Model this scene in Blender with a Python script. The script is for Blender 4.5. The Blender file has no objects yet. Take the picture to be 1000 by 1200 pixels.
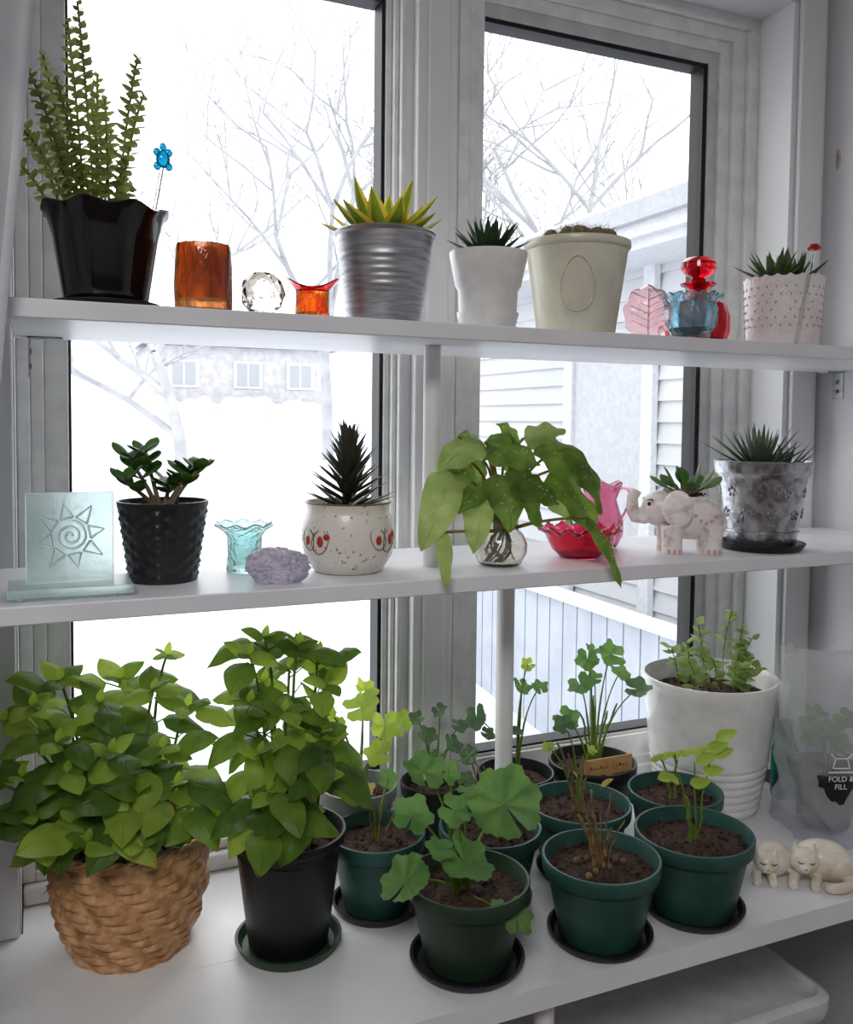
import bpy, math, random, bmesh
from mathutils import Vector, Matrix, noise
pi=math.pi; sin=math.sin; cos=math.cos
V=Vector
rnd=random.Random(7)
U=rnd.uniform
scene=bpy.context.scene
try:
    scene.view_settings.view_transform='Standard'
    scene.view_settings.exposure=0.0
except Exception as e: print(e)

# ---------------------------------------------------------------- materials
def lin(c):
    o=[]
    for v in c:
        v=v/255.0
        o.append(v/12.92 if v<=0.04045 else ((v+0.055)/1.055)**2.4)
    return (o[0],o[1],o[2],1.0)
MATS={}
def mat(name,col,rough=.5,metal=0,trans=0,ior=1.45,col2=None,ns=25,bump=0,bs=60,coat=0,spec=.5,rng=(.4,.6),detail=3,stretch=None):
    if name in MATS: return MATS[name]
    m=bpy.data.materials.new(name); m.use_nodes=True
    nt=m.node_tree; n=nt.nodes; p=n['Principled BSDF']
    p.inputs['Base Color'].default_value=lin(col)
    p.inputs['Roughness'].default_value=rough
    p.inputs['Metallic'].default_value=metal
    p.inputs['Transmission Weight'].default_value=trans
    p.inputs['IOR'].default_value=ior
    p.inputs['Coat Weight'].default_value=coat
    p.inputs['Specular IOR Level'].default_value=spec
    tc=n.new('ShaderNodeTexCoord'); src=tc.outputs['Object']
    if stretch:
        mp=n.new('ShaderNodeMapping'); mp.inputs['Scale'].default_value=stretch; nt.links.new(src,mp.inputs[0]); src=mp.outputs[0]
    c2=col2 if col2 else tuple(max(0,v*.95) for v in col)
    nz=n.new('ShaderNodeTexNoise'); nz.inputs['Scale'].default_value=ns; nz.inputs['Detail'].default_value=detail
    nt.links.new(src,nz.inputs['Vector'])
    mr=n.new('ShaderNodeMapRange'); mr.inputs[1].default_value=rng[0]; mr.inputs[2].default_value=rng[1]
    nt.links.new(nz.outputs['Fac'],mr.inputs[0])
    mx=n.new('ShaderNodeMix'); mx.data_type='RGBA'
    mx.inputs[6].default_value=lin(col); mx.inputs[7].default_value=lin(c2)
    nt.links.new(mr.outputs[0],mx.inputs[0]); nt.links.new(mx.outputs[2],p.inputs['Base Color'])
    if bump>0:
        nb=n.new('ShaderNodeTexNoise'); nb.inputs['Scale'].default_value=bs; nb.inputs['Detail'].default_value=4
        nt.links.new(src,nb.inputs['Vector'])
        b=n.new('ShaderNodeBump'); b.inputs['Strength'].default_value=bump; b.inputs['Distance'].default_value=.004
        nt.links.new(nb.outputs['Fac'],b.inputs['Height']); nt.links.new(b.outputs[0],p.inputs['Normal'])
    MATS[name]=m; return m
def leafmat(name,c1,c2,tr=.45,rough=.45,ns=30,val=1.6,bump=0):
    if name in MATS: return MATS[name]
    m=mat(name,c1,rough=rough,col2=c2,ns=ns,rng=(.35,.65),spec=.32,bump=bump,bs=110)
    nt=m.node_tree; n=nt.nodes; p=n['Principled BSDF']
    mx=[x for x in n if x.type=='MIX'][0]
    t=n.new('ShaderNodeBsdfTranslucent')
    hs=n.new('ShaderNodeHueSaturation'); hs.inputs['Hue'].default_value=.485; hs.inputs['Saturation'].default_value=1.05; hs.inputs['Value'].default_value=val
    nt.links.new(mx.outputs[2],hs.inputs['Color']); nt.links.new(hs.outputs[0],t.inputs[0])
    ms=n.new('ShaderNodeMixShader'); ms.inputs[0].default_value=tr
    nt.links.new(p.outputs[0],ms.inputs[1]); nt.links.new(t.outputs[0],ms.inputs[2])
    nt.links.new(ms.outputs[0],n['Material Output'].inputs[0]); return m
def thin(name,col,fac,gl=.06,rough=.1,translucent=False):
    m=bpy.data.materials.new(name); m.use_nodes=True; nt=m.node_tree; n=nt.nodes
    n.remove(n['Principled BSDF'])
    t=n.new('ShaderNodeBsdfTransparent'); d=n.new('ShaderNodeBsdfTranslucent' if translucent else 'ShaderNodeBsdfDiffuse'); d.inputs[0].default_value=lin(col)
    g=n.new('ShaderNodeBsdfGlossy'); g.inputs['Roughness'].default_value=rough
    a=n.new('ShaderNodeMixShader'); a.inputs[0].default_value=fac
    b=n.new('ShaderNodeMixShader'); b.inputs[0].default_value=gl
    nt.links.new(t.outputs[0],a.inputs[1]); nt.links.new(d.outputs[0],a.inputs[2])
    nt.links.new(a.outputs[0],b.inputs[1]); nt.links.new(g.outputs[0],b.inputs[2])
    nt.links.new(b.outputs[0],n['Material Output'].inputs[0]); return m

WHITE=mat('white_paint',(235,235,235),.45,col2=(229,229,230),ns=6)
WALL=mat('wall_paint',(212,212,215),.8,col2=(206,206,210),ns=4,bump=.1,bs=200)
FRAME=mat('vinyl_white',(235,235,233),.35)
SHELF=mat('shelf_white',(233,233,236),.35,col2=(226,226,231),ns=8)
BLACKG=mat('black_gasket',(12,12,14),.5)
SCRF=mat('screen_frame_grey',(205,205,204),.5)
SCREW=mat('steel_screw',(120,120,122),.4,.8)
SOIL=mat('soil',(74,50,38),.95,col2=(36,23,17),ns=140,bump=1,bs=220,rng=(.35,.65))
BLACKP=mat('black_plastic',(24,24,27),.45)
BLACKC=mat('black_ceramic',(10,10,14),.12,coat=.5)
GREENP=mat('green_plastic',(42,82,74),.45,col2=(36,72,66))
GREEND=mat('dark_green_plastic',(38,58,40),.45)
GREYP=mat('greygreen_plastic',(130,138,130),.5)
WHITEC=mat('white_ceramic',(238,237,235),.2,coat=.3)
CREAM=mat('cream_ceramic',(222,218,198),.3,coat=.2)
METAL=mat('brushed_metal',(190,190,194),.40,.85,col2=(160,160,166),ns=30,bump=.04,bs=60,stretch=(1,1,8))
GALV=mat('galvanized',(200,202,205),.30,.95,col2=(150,152,158),ns=60,bump=.5,bs=80,rng=(.45,.62))
STEM=leafmat('green_stem',(120,146,60),(98,126,48),.2)
TWIG=mat('twig',(138,112,76),.8,col2=(92,72,50),ns=80)
WOODT=mat('wood_tag',(206,160,106),.7,col2=(188,140,88),ns=30)

# ---------------------------------------------------------------- mesh builder
def shp(kind,s):
    if kind=='ovate': return max(0,sin(pi*s**.70))**.78
    if kind=='heart': return min(1.0,(max(s,0)**.32)*((1-s)**.75)*1.55)
    if kind=='oblong': return max(0,sin(pi*s**1.25))**.6
    if kind=='lance': return max(0,(min(1,.55+s*1.6))*(1-s**2.2))
    return max(0,sin(pi*s))
class MB:
    def __init__(s): s.v=[];s.f=[];s.m=[];s.mats=[];s.sm=[]
    def mi(s,m):
        if m not in s.mats: s.mats.append(m)
        return s.mats.index(m)
    def add(s,vs,fs,m,smooth=True):
        o=len(s.v); k=s.mi(m); s.v+= [tuple(x) for x in vs]
        for f in fs: s.f.append(tuple(i+o for i in f)); s.m.append(k); s.sm.append(smooth)
    def box(s,x0,x1,y0,y1,z0,z1,m):
        vs=[(x0,y0,z0),(x1,y0,z0),(x1,y1,z0),(x0,y1,z0),(x0,y0,z1),(x1,y0,z1),(x1,y1,z1),(x0,y1,z1)]
        s.add(vs,[(0,3,2,1),(4,5,6,7),(0,1,5,4),(1,2,6,5),(2,3,7,6),(3,0,4,7)],m,False)
    def lathe(s,prof,m,n=40,c=(0,0,0),mod=None,smooth=True,capb=True,capt=False,closed=False):
        vs=[];fs=[]
        for j,(r,z) in enumerate(prof):
            for i in range(n):
                th=2*pi*i/n; rr,zz=(mod(th,r,z,j) if mod else (r,z))
                vs.append((c[0]+rr*cos(th),c[1]+rr*sin(th),c[2]+zz))
        P=len(prof)
        for j in range(P-1 if not closed else P):
            j2=(j+1)%P
            for i in range(n):
                a=j*n+i;b=j*n+(i+1)%n; fs.append((a,b,j2*n+(i+1)%n,j2*n+i))
        if not closed:
            if capb: fs.append(tuple(reversed(range(n))))
            if capt: fs.append(tuple((P-1)*n+i for i in range(n)))
        s.add(vs,fs,m,smooth)
    def tube(s,pts,rad,m,n=6,cap=True,smooth=True):
        pts=[V(p) for p in pts]; vs=[];fs=[];K=len(pts); prev=None
        for k,p in enumerate(pts):
            t=(pts[min(k+1,K-1)]-pts[max(k-1,0)])
            if t.length<1e-9: t=V((0,0,1))
            t.normalize()
            ref=prev if prev is not None else (V((0,0,1)) if abs(t.z)<.9 else V((1,0,0)))
            a=(ref-t*ref.dot(t))
            if a.length<1e-6: a=t.orthogonal()
            a.normalize(); prev=a; b=t.cross(a)
            r=rad[k] if isinstance(rad,(list,tuple)) else rad
            for i in range(n):
                th=2*pi*i/n; vs.append(p+a*(r*cos(th))+b*(r*sin(th)))
        for k in range(K-1):
            for i in range(n):
                fs.append((k*n+i,k*n+(i+1)%n,(k+1)*n+(i+1)%n,(k+1)*n+i))
        if cap: fs.append(tuple(reversed(range(n)))); fs.append(tuple((K-1)*n+i for i in range(n)))
        s.add(vs,fs,m,smooth)
    def ell(s,c,r,m,n=14,k=9,rot=None,smooth=True):
        vs=[];fs=[];c=V(c)
        for j in range(k+1):
            ph=-pi/2+pi*j/k
            for i in range(n):
                th=2*pi*i/n; p=V((r[0]*cos(ph)*cos(th),r[1]*cos(ph)*sin(th),r[2]*sin(ph)))
                if j in(0,k): p=V((1e-5*cos(th),1e-5*sin(th),r[2]*(-1 if j==0 else 1)))
                if rot: p=rot@p
                vs.append(c+p)
        for j in range(k):
            for i in range(n):
                fs.append((j*n+i,j*n+(i+1)%n,(j+1)*n+(i+1)%n,(j+1)*n+i))
        fs.append(tuple(reversed(range(n)))); fs.append(tuple(k*n+i for i in range(n)))
        s.add(vs,fs,m,smooth)
    def leaf(s,b,t,W,nrm,m,arch=.1,fold=-.25,shape='ovate',m2=None,n=7,wav=0,vein=0):
        b=V(b);t=V(t);d=t-b;L=d.length
        if L<1e-6: return
        dn=d/L; nrm=V(nrm); side=dn.cross(nrm)
        if side.length<1e-4: side=dn.orthogonal()
        side.normalize(); nr=side.cross(dn); us=(-1,-.6,-.12,0,.12,.6,1) if vein else (-1,-.55,0,.55,1); C=len(us); vs=[]
        ph=U(0,6); bend=U(-.06,.06)*L
        for i in range(n+1):
            q=i/n; w=shp(shape,q)*W/2+.0002; c=b+d*q+nr*(arch*L*sin(pi*q*.9))+side*(bend*sin(pi*q))
            for u in us: vs.append(c+side*(u*w)+nr*(fold*abs(u)**1.3*w+wav*W*sin(q*14+ph+u*2)*abs(u)-(vein*W if abs(u)<.05 else 0)))
        f1=[];f2=[]
        for i in range(n):
            for j in range(C-1):
                (f2 if (m2 and j in(0,C-2)) else f1).append((i*C+j,i*C+j+1,i*C+j+C+1,i*C+j+C))
        if m2:
            o=len(s.v); s.add(vs,f1,m); k=s.mi(m2)
            for f in f2: s.f.append(tuple(x+o for x in f)); s.m.append(k); s.sm.append(True)
        else: s.add(vs,f1,m)
    def spike(s,b,t,w,th,nrm,m,arch=.1,n=6,shape='lance'):
        b=V(b);t=V(t);d=t-b;L=d.length;dn=d/L;side=dn.cross(V(nrm))
        if side.length<1e-4: side=dn.orthogonal()
        side.normalize(); nr=side.cross(dn); vs=[];fs=[];K=6
        for i in range(n+1):
            q=i/n;a=max(.02,shp(shape,q)); c=b+d*q+nr*(arch*L*(q*q))
            for k in range(K):
                an=2*pi*k/K; vs.append(c+side*(w/2*a*cos(an))+nr*(th/2*a*sin(an)))
        for i in range(n):
            for k in range(K): fs.append((i*K+k,i*K+(k+1)%K,(i+1)*K+(k+1)%K,(i+1)*K+k))
        fs.append(tuple(n*K+k for k in range(K)))
        s.add(vs,fs,m)
    def rleaf(s,c,nrm,R,m,lobes=7,rot=0,cup=.16):
        c=V(c);nz=V(nrm).normalized();a=nz.orthogonal().normalized()
        a=Matrix.Rotation(rot,3,nz)@a; b=nz.cross(a); N=64; vs=[c];fs=[]
        rings=(.3,.6,.85,1.0); ph=U(0,6); sk=U(-.08,.08)
        am=.05 if R>.0265 else .13
        if R<=.0265: lobes=5
        for q in rings:
            for i in range(N+1):
                th=.12+(2*pi-.24)*i/N
                rr=R*q*(1+(am if q>.8 else am*.4)*cos(lobes*(th-pi))+(.036*cos(3*lobes*th) if q>.9 else 0)+sk*cos(th*2+ph)*.6)
                h=R*(cup*q*q+.08*q*cos(lobes*(th-pi))+.14*q*q*sin(2*th+ph)+.05*q*q*sin(5*th+ph))
                vs.append(c+a*(rr*cos(th))+b*(rr*sin(th))+nz*h)
        M=N+1
        for i in range(N):
            fs.append((0,1+i,2+i))
            for j in range(3): fs.append((1+j*M+i,1+j*M+i+1,1+(j+1)*M+i+1,1+(j+1)*M+i))
        s.add(vs,fs,m)
    def soil(s,r,z,n=26,c=(0,0),m=None):
        vs=[(c[0],c[1],z+.002)];fs=[]
        R=7
        for j in range(1,R+1):
            for i in range(n):
                th=2*pi*i/n;q=r*j/R;x=c[0]+q*cos(th);y=c[1]+q*sin(th)
                vs.append((x,y,z+(.006*noise.noise(V((x*60,y*60,z*10+5))) if j<R else -.002)+.003*(1-j/R)))
        for i in range(n):
            fs.append((0,1+i,1+(i+1)%n))
            for j in range(R-1): fs.append((1+j*n+i,1+(j+1)*n+i,1+(j+1)*n+(i+1)%n,1+j*n+(i+1)%n))
        s.add(vs,fs,m or SOIL)
        for k in range(int(14000*r*r)+14):
            a=U(0,6.28);q=r*.92*math.sqrt(U(0,1));w=U(.0012,.0040)
            s.ell((c[0]+q*cos(a),c[1]+q*sin(a),z+.003),(w,w*U(.6,1),w*.8),m or SOIL,n=5,k=3,smooth=False)
    def obj(s,name,loc=(0,0,0),rz=0,parent=None,bevel=0,sharp=38,scale=1):
        me=bpy.data.meshes.new(name); me.from_pydata(s.v,[],s.f)
        for m in s.mats: me.materials.append(m)
        me.polygons.foreach_set('material_index',s.m); me.polygons.foreach_set('use_smooth',s.sm)
        me.update()
        try: me.set_sharp_from_angle(angle=math.radians(sharp))
        except Exception: pass
        o=bpy.data.objects.new(name,me); scene.collection.objects.link(o)
        o.location=loc;o.rotation_euler=(0,0,rz);o.scale=(scale,)*3
        if parent: o.parent=parent
        if bevel:
            b=o.modifiers.new('bevel','BEVEL');b.width=bevel;b.segments=2;b.limit_method='ANGLE'
        return o
def potprof(rb,rt,h,rim=.016,lip=.004,w=.003,soilz=.018):
    rr=rt-lip
    return [(rb*.2,0),(rb-.002,0),(rb,.003),(rr-(rr-rb)*.12,h-rim-.001),(rt-.001,h-rim),(rt,h-rim+.002),(rt+.001,h-.002),(rt,h),(rt-w,h),(rt-w-.001,h-.003),(rr-w-.002,h-soilz-.006)]
def saucer(mb,r,m,z=0,h=.014):
    mb.lathe([(r*.3,z),(r*.86,z),(r*.9,z+.002),(r,z+h-.001),(r,z+h),(r-.004,z+h),(r*.86,z+.005),(r*.3,z+.005)],m,n=44)
def bez(a,b,c,n=8):
    a=V(a);b=V(b);c=V(c)
    return [a*(1-t)**2+b*2*t*(1-t)+c*t*t for t in [i/n for i in range(n+1)]]

CZ=1.417; ZB=.724; ZM=CZ-.194; ZT=CZ+.121
# ---------------------------------------------------------------- room shell
def simple_box(name,x0,x1,y0,y1,z0,z1,m,bevel=0):
    mb=MB();cx,cy,cz=(x0+x1)/2,(y0+y1)/2,(z0+z1)/2
    mb.box(x0-cx,x1-cx,y0-cy,y1-cy,z0-cz,z1-cz,m)
    return mb.obj(name,(cx,cy,cz),bevel=bevel)
FLOORM=mat('floor_wood',(110,88,70),.5,col2=(84,64,48),ns=5)
simple_box('floor',-2.3,1.5,-2.7,1.45,-.05,0,FLOORM)
simple_box('ceiling',-2.3,1.5,-2.7,1.45,2.6,2.65,WHITE)
wr=simple_box('wall_right',1.385,1.5,-2.7,1.5,0,2.6,WALL)
KNOT=mat('paint_stain',(196,180,162),.7,col2=(178,158,138),ns=60)
mb=MB(); mb.ell((0,0,0),(.0012,.006,.020),KNOT,n=16,k=10); mb.ell((0,0,.004),(.0016,.0035,.010),mat('paint_stain_core',(160,138,118),.7),n=12,k=8)
k_=mb.obj('paint_stain',parent=wr); k_.location=(1.3849-1.4425,1.253+.6,1.915-1.3)
simple_box('wall_left',-2.4,-2.3,-2.7,1.5,0,2.6,WALL)
simple_box('wall_back',-2.3,1.385,-2.8,-2.7,0,2.6,WALL)
mb=MB()
mb.box(-2.3,1.385,1.39,1.5,0,.75,WALL)
mb.box(-2.3,1.385,1.287,1.5,2.20,2.6,WALL)
mb.box(-2.3,-.022,1.287,1.5,0,2.2,WALL)
mb.box(1.30,1.385,1.287,1.5,.75,2.2,WHITE)
mb.box(.56,.655,1.375,1.5,.75,2.2,WHITE)
mb.obj('wall_window')
mb=MB(); mb.box(1.312,1.372,1.275,1.2869,ZB+.001,2.26,WHITE); mb.obj('trim_1',bevel=.003)
mb=MB(); mb.box(-.11,-.024,1.275,1.2869,ZB+.0005,2.26,WHITE); mb.obj('trim_2',bevel=.003)
mb=MB(); mb.box(.572,.643,1.352,1.3749,.751,2.2,WHITE); mb.box(.588,.627,1.345,1.352,.751,2.2,WHITE); mb.obj('trim_3',bevel=.003)
mb=MB(); mb.box(-.02,1.298,1.355,1.3899,ZB+.0005,.7495,WHITE); mb.obj('trim_4',bevel=.003)
GLASSP=thin('window_glass',(255,255,255),0.0,.03,.02)
SCREEN=thin('insect_screen',(160,162,166),.18,.0,.5)
def window(name,x0,x1,z0,z1,steps,y_glass,screen=None):
    mb=MB(); X0,X1,Z0,Z1=x0,x1,z0,z1
    for (l,r,t,b,ya,yb,m) in steps:
        mb.box(X0,X0+l,ya,yb,Z0,Z1,m); mb.box(X1-r,X1,ya,yb,Z0,Z1,m)
        mb.box(X0+l,X1-r,ya,yb,Z1-t,Z1,m); mb.box(X0+l,X1-r,ya,yb,Z0,Z0+b,m)
        X0+=l;X1-=r;Z1-=t;Z0+=b
    o=mb.obj(name,bevel=.002)
    g=MB(); g.add([(X0-.002,y_glass,Z0-.002),(X1+.002,y_glass,Z0-.002),(X1+.002,y_glass,Z1+.002),(X0-.002,y_glass,Z1+.002)],[(0,1,2,3)],GLASSP,False)
    g.obj('glass_pane',parent=o)
    if screen:
        g=MB(); g.add([(X0,screen,Z0),(X1,screen,Z0),(X1,screen,Z1),(X0,screen,Z1)],[(0,1,2,3)],SCREEN,False)
        g.obj('insect_screen',parent=o)
window('window_1',-.022,.56,.75,2.20,[(.018,.008,.02,.015,1.372,1.47,FRAME),(.018,.008,.025,.015,1.384,1.47,FRAME),(.033,.010,.05,.045,1.396,1.45,FRAME),(.004,.006,.006,.005,1.401,1.44,BLACKG)],1.425)
window('window_2',.655,1.30,.75,2.20,[(.02,.022,.02,.015,1.372,1.47,FRAME),(.018,.030,.025,.015,1.384,1.47,FRAME),(.018,.026,.022,.04,1.392,1.45,FRAME),(.001,.022,.022,.005,1.398,1.44,SCRF),(.001,.010,.008,.004,1.402,1.44,BLACKG)],1.43,screen=1.415)

def shelf(name,x0,x1,y0,y1,z1,t):
    return simple_box(name,x0,x1,y0,y1,z1-t,z1,SHELF,bevel=.0015)
shelf('upper_shelf',-.022,1.3845,1.0,1.262,ZT,.02)
shelf('middle_shelf',-.07,1.3845,1.0,1.262,ZM,.02)
mb=MB(); mb.box(-.072,1.3845,.918,1.1185,ZB-.03,ZB,SHELF); mb.box(-.072,1.3845,1.1198,1.2865,ZB-.03,ZB,SHELF); mb.box(-.020,1.298,1.2865,1.3890,ZB-.03,ZB,SHELF); mb.obj('plant_bench')
def post(name,x,y,z0,z1,r):
    mb=MB(); mb.lathe([(r*1.0,0),(r,.004),(r,z1-z0)],WHITE,n=24,capt=True); mb.obj(name,(x,y,z0))
post('shelf_post',.488,1.096,ZM+.0003,ZT-.0203,.0115)
post('shelf_post',.657,1.19,ZB+.0003,ZM-.0203,.0135)
post('bench_leg',.592,.955,0,ZB-.0303,.013)
post('bench_leg',-.03,.955,0,ZB-.0303,.013)
def bracket(x,sx,z):
    mb=MB()
    mb.box(0,sx*.002,-.012,.012,-.05,0,METAL); mb.box(0,sx*.04,-.012,.012,-.002,0,METAL)
    for q in(-.018,-.036): mb.ell((sx*.003,0,q),(.002,.004,.004),SCREW,n=8,k=5)
    mb.obj('shelf_bracket',(x,1.235,z))
bracket(1.3848,-1,ZT-.0205); bracket(-.005,1,ZT-.0205)

# curtain
CURT=mat('curtain_cloth',(214,213,217),.9,col2=(205,204,210),ns=10,bump=.2,bs=400)
mb=MB(); vs=[];fs=[];NX=70;NZ=30
for j in range(NZ+1):
    z=.1+2.45*j/NZ
    edge=.014-(.097*max(0,(1.9-z)) if z<1.9 else 0)
    if z<1.3: edge=.014-.058-.06*min(1,(1.3-z)*2)
    for i in range(NX+1):
        q=i/NX; x=edge-.65*(1-q)
        vs.append((x,.955+.022*sin(q*46+.6*sin(z*2)),z))
for j in range(NZ):
    for i in range(NX): fs.append((j*(NX+1)+i,j*(NX+1)+i+1,(j+1)*(NX+1)+i+1,(j+1)*(NX+1)+i))
mb.add(vs,fs,CURT); o=mb.obj('curtain'); 
so=o.modifiers.new('s','SOLIDIFY'); so.thickness=.002

# added ceiling fixture and area light, unseen, to fill the room side
mb=MB(); FILLFIXM=mat('fill_fixture_body',(230,230,225),.4); mb.lathe([(.05,.0),(.24,-.0),(.25,-.02),(.24,-.035),(.05,-.035)],FILLFIXM,n=40)
mb.obj('added_fill_fixture',(-.5,-.7,2.6))
ld=bpy.data.lights.new('room_fill_light','AREA'); ld.shape='DISK'; ld.size=.9; ld.energy=31; ld.color=(1,.985,.97)
lo=bpy.data.objects.new('room_fill_light',ld); lo.location=(-.5,-.7,2.54); scene.collection.objects.link(lo)

# ---------------------------------------------------------------- outside
SNOW=mat('snow',(224,227,233),.8,col2=(214,218,225),ns=.6,bump=.2,bs=4)
mb=MB();vs=[];fs=[];N=40
for j in range(N+1):
    for i in range(N+1):
        x=-60+140*i/N;y=1.6+110*(j/N)**1.8
        z=-.6+max(0,y-4)*.062+.12*noise.noise(V((x*.15,y*.15,0)))*min(1,y/8)
        vs.append((x,y,z))
for j in range(N):
    for i in range(N): fs.append((j*(N+1)+i,j*(N+1)+i+1,(j+1)*(N+1)+i+1,(j+1)*(N+1)+i))
mb.add(vs,fs,SNOW); mb.obj('snowy_ground')
BARK=mat('hazed_bark',(170,170,173),.9,col2=(152,153,158),ns=3)  # tree grey lightened so the colour itself carries outdoor haze
def tree_mesh(seed,h):
    r=random.Random(seed); mb=MB()
    def br(p,d,L,rad,dep):
        pts=[p];q=p.copy();dd=d.copy()
        for k in range(4):
            dd=(dd+V((r.uniform(-.16,.16),r.uniform(-.16,.16),r.uniform(-.06,.12)))).normalized(); q=q+dd*L/4; pts.append(q.copy())
        mb.tube(pts,[rad*(1-.1*k) for k in range(5)],BARK,n=4 if dep<3 else 6,cap=False)
        if dep==0: return
        for k in range(r.choice((3,4)) if dep>1 else 3):
            a=r.uniform(0,6.28);sp=r.uniform(.45,1.15)
            nd=(dd+V((cos(a)*sp,sin(a)*sp,r.uniform(-.15,.3)))).normalized()
            at=pts[r.choice((2,3,4,4))]
            br(at,nd,L*r.uniform(.6,.8),rad*.55,dep-1)
    br(V((0,0,-.5)),V((0,0,1)),h*.3,h*.0125,5)
    return mb
T1=tree_mesh(3,9).obj('bare_tree',(2.6,17,0),scale=1.25)
T2=tree_mesh(11,9).obj('bare_tree',(11.5,16,0),scale=1.45)
for (x,y,z,s,rz,src) in [(6.6,21,.6,1.5,1,T2),(10.5,22,.5,1.5,2,T1),(19,24,.5,1.7,3,T1),(-.6,23,.4,1.2,5,T2)]:
    o=bpy.data.objects.new('bare_tree',src.data); scene.collection.objects.link(o); o.location=(x,y,z);o.rotation_euler=(0,0,rz);o.scale=(s,)*3
BRICK=mat('hazed_house_brick',(184,182,185),.9,col2=(169,167,171),ns=3); DARK=mat('window_dark',(158,161,167),.5); TRIMO=mat('house_trim',(205,207,212),.7)  # brick paled to paint distance haze into the far house
mb=MB(); mb.box(-4,4,0,6,0,2.9,BRICK)
mb.add([(-4.4,-.5,2.9),(4.4,-.5,2.9),(4.4,3,4.3),(-4.4,3,4.3),(4.4,6.5,2.9),(-4.4,6.5,2.9)],[(0,1,2,3),(3,2,4,5),(0,3,5),(1,4,2)],SNOW,False)
for x in(-2.6,.2,2.6):
    mb.box(x-.65,x+.65,-.06,-.001,1.1,2.3,TRIMO); mb.box(x-.5,x-.04,-.08,-.061,1.2,2.2,DARK); mb.box(x+.04,x+.5,-.08,-.061,1.2,2.2,DARK)
sr_=random.Random(5)
for k in range(34):
    x=-4.4+8.8*k/33; mb.ell((x,-1.3+sr_.uniform(-.3,.3),.0),(.5,.5,sr_.uniform(.35,.75)),SNOW,n=10,k=6)
mb.obj('brick_house',(8.6,40,1.7))
SID=mat('house_siding',(198,199,202),.7,col2=(190,192,196),ns=1.5)
PALE=mat('pale_door',(186,188,193),.7)
mb=MB(); X=3.95
mb.box(X,X+5,3.2,9.2,-.7,2.55,SID)
for k in range(22):
    z=-.6+k*.145
    mb.add([(X-.03,3.2,z),(X-.03,9.2,z),(X-.002,9.2,z+.145),(X-.002,3.2,z+.145),(X-.002,3.2,z),(X-.002,9.2,z)],[(0,3,2,1),(0,1,5,4),(0,4,3)],SID,False)
    mb.add([(X-.03,9.2,z),(X+5,9.23,z),(X+5,9.2,z+.145),(X-.002,9.2,z+.145)],[(0,1,2,3)],SID,False)
GUT=mat('gutter_grey',(172,174,180),.6)
mb.box(X-.5,X+5,2.9,9.6,2.5,2.56,TRIMO); mb.box(X-.56,X-.46,2.9,9.6,2.56,2.74,TRIMO);mb.box(X-.62,X-.56,2.9,9.6,2.64,2.76,GUT)
mb.add([(X-.56,2.9,2.80),(X-.56,9.6,2.80),(X+2.6,9.6,4.1),(X+2.6,2.9,4.1),(X-.56,2.9,2.74),(X-.56,9.6,2.74),(X+2.6,9.6,4.0),(X+2.6,2.9,4.0)],[(0,3,2,1),(0,1,5,4),(1,2,6,5),(0,4,7,3)],SNOW,False)
mb.box(X-.08,X-.03,5.0,5.12,-.6,2.5,TRIMO); mb.box(X-.08,X-.03,6.0,6.12,-.6,2.5,TRIMO); mb.box(X-.05,X-.03,5.12,6.0,.6,2.1,PALE)
mb.obj('neighbouring_house')
FEN=mat('fence_board',(176,182,191),.8,col2=(166,173,183),ns=5)
mb=MB()
for k in range(38):
    y=2.3+k*.15; mb.box(2.9,2.93,y,y+.138,-.9,.36,FEN)
mb.box(2.86,2.95,2.3,8,.36,.41,TRIMO); mb.box(2.93,2.97,2.3,8,-.2,-.1,FEN)
mb.obj('board_fence')

# ================================================================= TOP SHELF
CR=leafmat('crassula_leaf',(172,176,112),(140,154,94),.5,.5,60,val=1.8); CR2=leafmat('crassula_leaf_dark',(146,156,96),(120,136,82),.45,.5,60,val=1.7)
mb=MB()
def octm(th,r,z,j):
    a=(th+pi/8)%(pi/4)-pi/8; k=cos(pi/8)/cos(a); k=.5+.5*k
    return r*(k+.01),z+(-.003*cos(8*th) if z>.1 else 0)
mb.lathe([(.03,.006),(.045,.006),(.047,.01),(.058,.080),(.064,.102),(.070,.110),(.068,.1115),(.061,.100),(.055,.085)],BLACKC,n=64,mod=octm)
saucer(mb,.059,BLACKP,h=.008)
mb.soil(.056,.094)
tips=[(-.026,.348),(-.038,.312),(-.007,.262),(.035,.285),(.038,.235),(-.063,.285),(-.080,.257),(-.094,.22),(-.100,.165),(-.05,.25),(-.015,.215),(.008,.205),(.02,.165),(-.065,.21),(-.085,.18),(-.045,.18),(.0,.235),(-.025,.16),(.03,.15)]
for ti,(tx,tz) in enumerate(tips):
    ty=U(-.045,.035); a=V((tx*.45+U(-.008,.008),ty*.7,.092)); t=V((tx,ty,tz))
    mid=V((a.x*.6+t.x*.4,a.y*.6+ty*.4,(.095+tz)/2+.02)); pts=bez(a,mid,t,12)
    mb.tube(pts,.0013,STEM,n=4)
    L=sum((pts[i+1]-pts[i]).length for i in range(12)); K=int(L/.0076)
    for k in range(1,K+1):
        q=k/K*12;i=min(11,int(q));p=pts[i].lerp(pts[i+1],q-i); ax=(pts[i+1]-pts[i]).normalized()
        s1=ax.orthogonal().normalized(); s1=Matrix.Rotation((pi/2)*(k%2)+.35+tx*20,3,ax)@s1
        sz=.0128*(1-.5*max(0,(k/K-.75)/.25))
        for sg in(1,-1): mb.leaf(p-ax*.001,p+s1*sg*sz+ax*sz*.40,sz*1.4,ax-s1*sg*.55,CR if ti%3 else CR2,arch=-.05,fold=.2,n=4,shape='heart')
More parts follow.
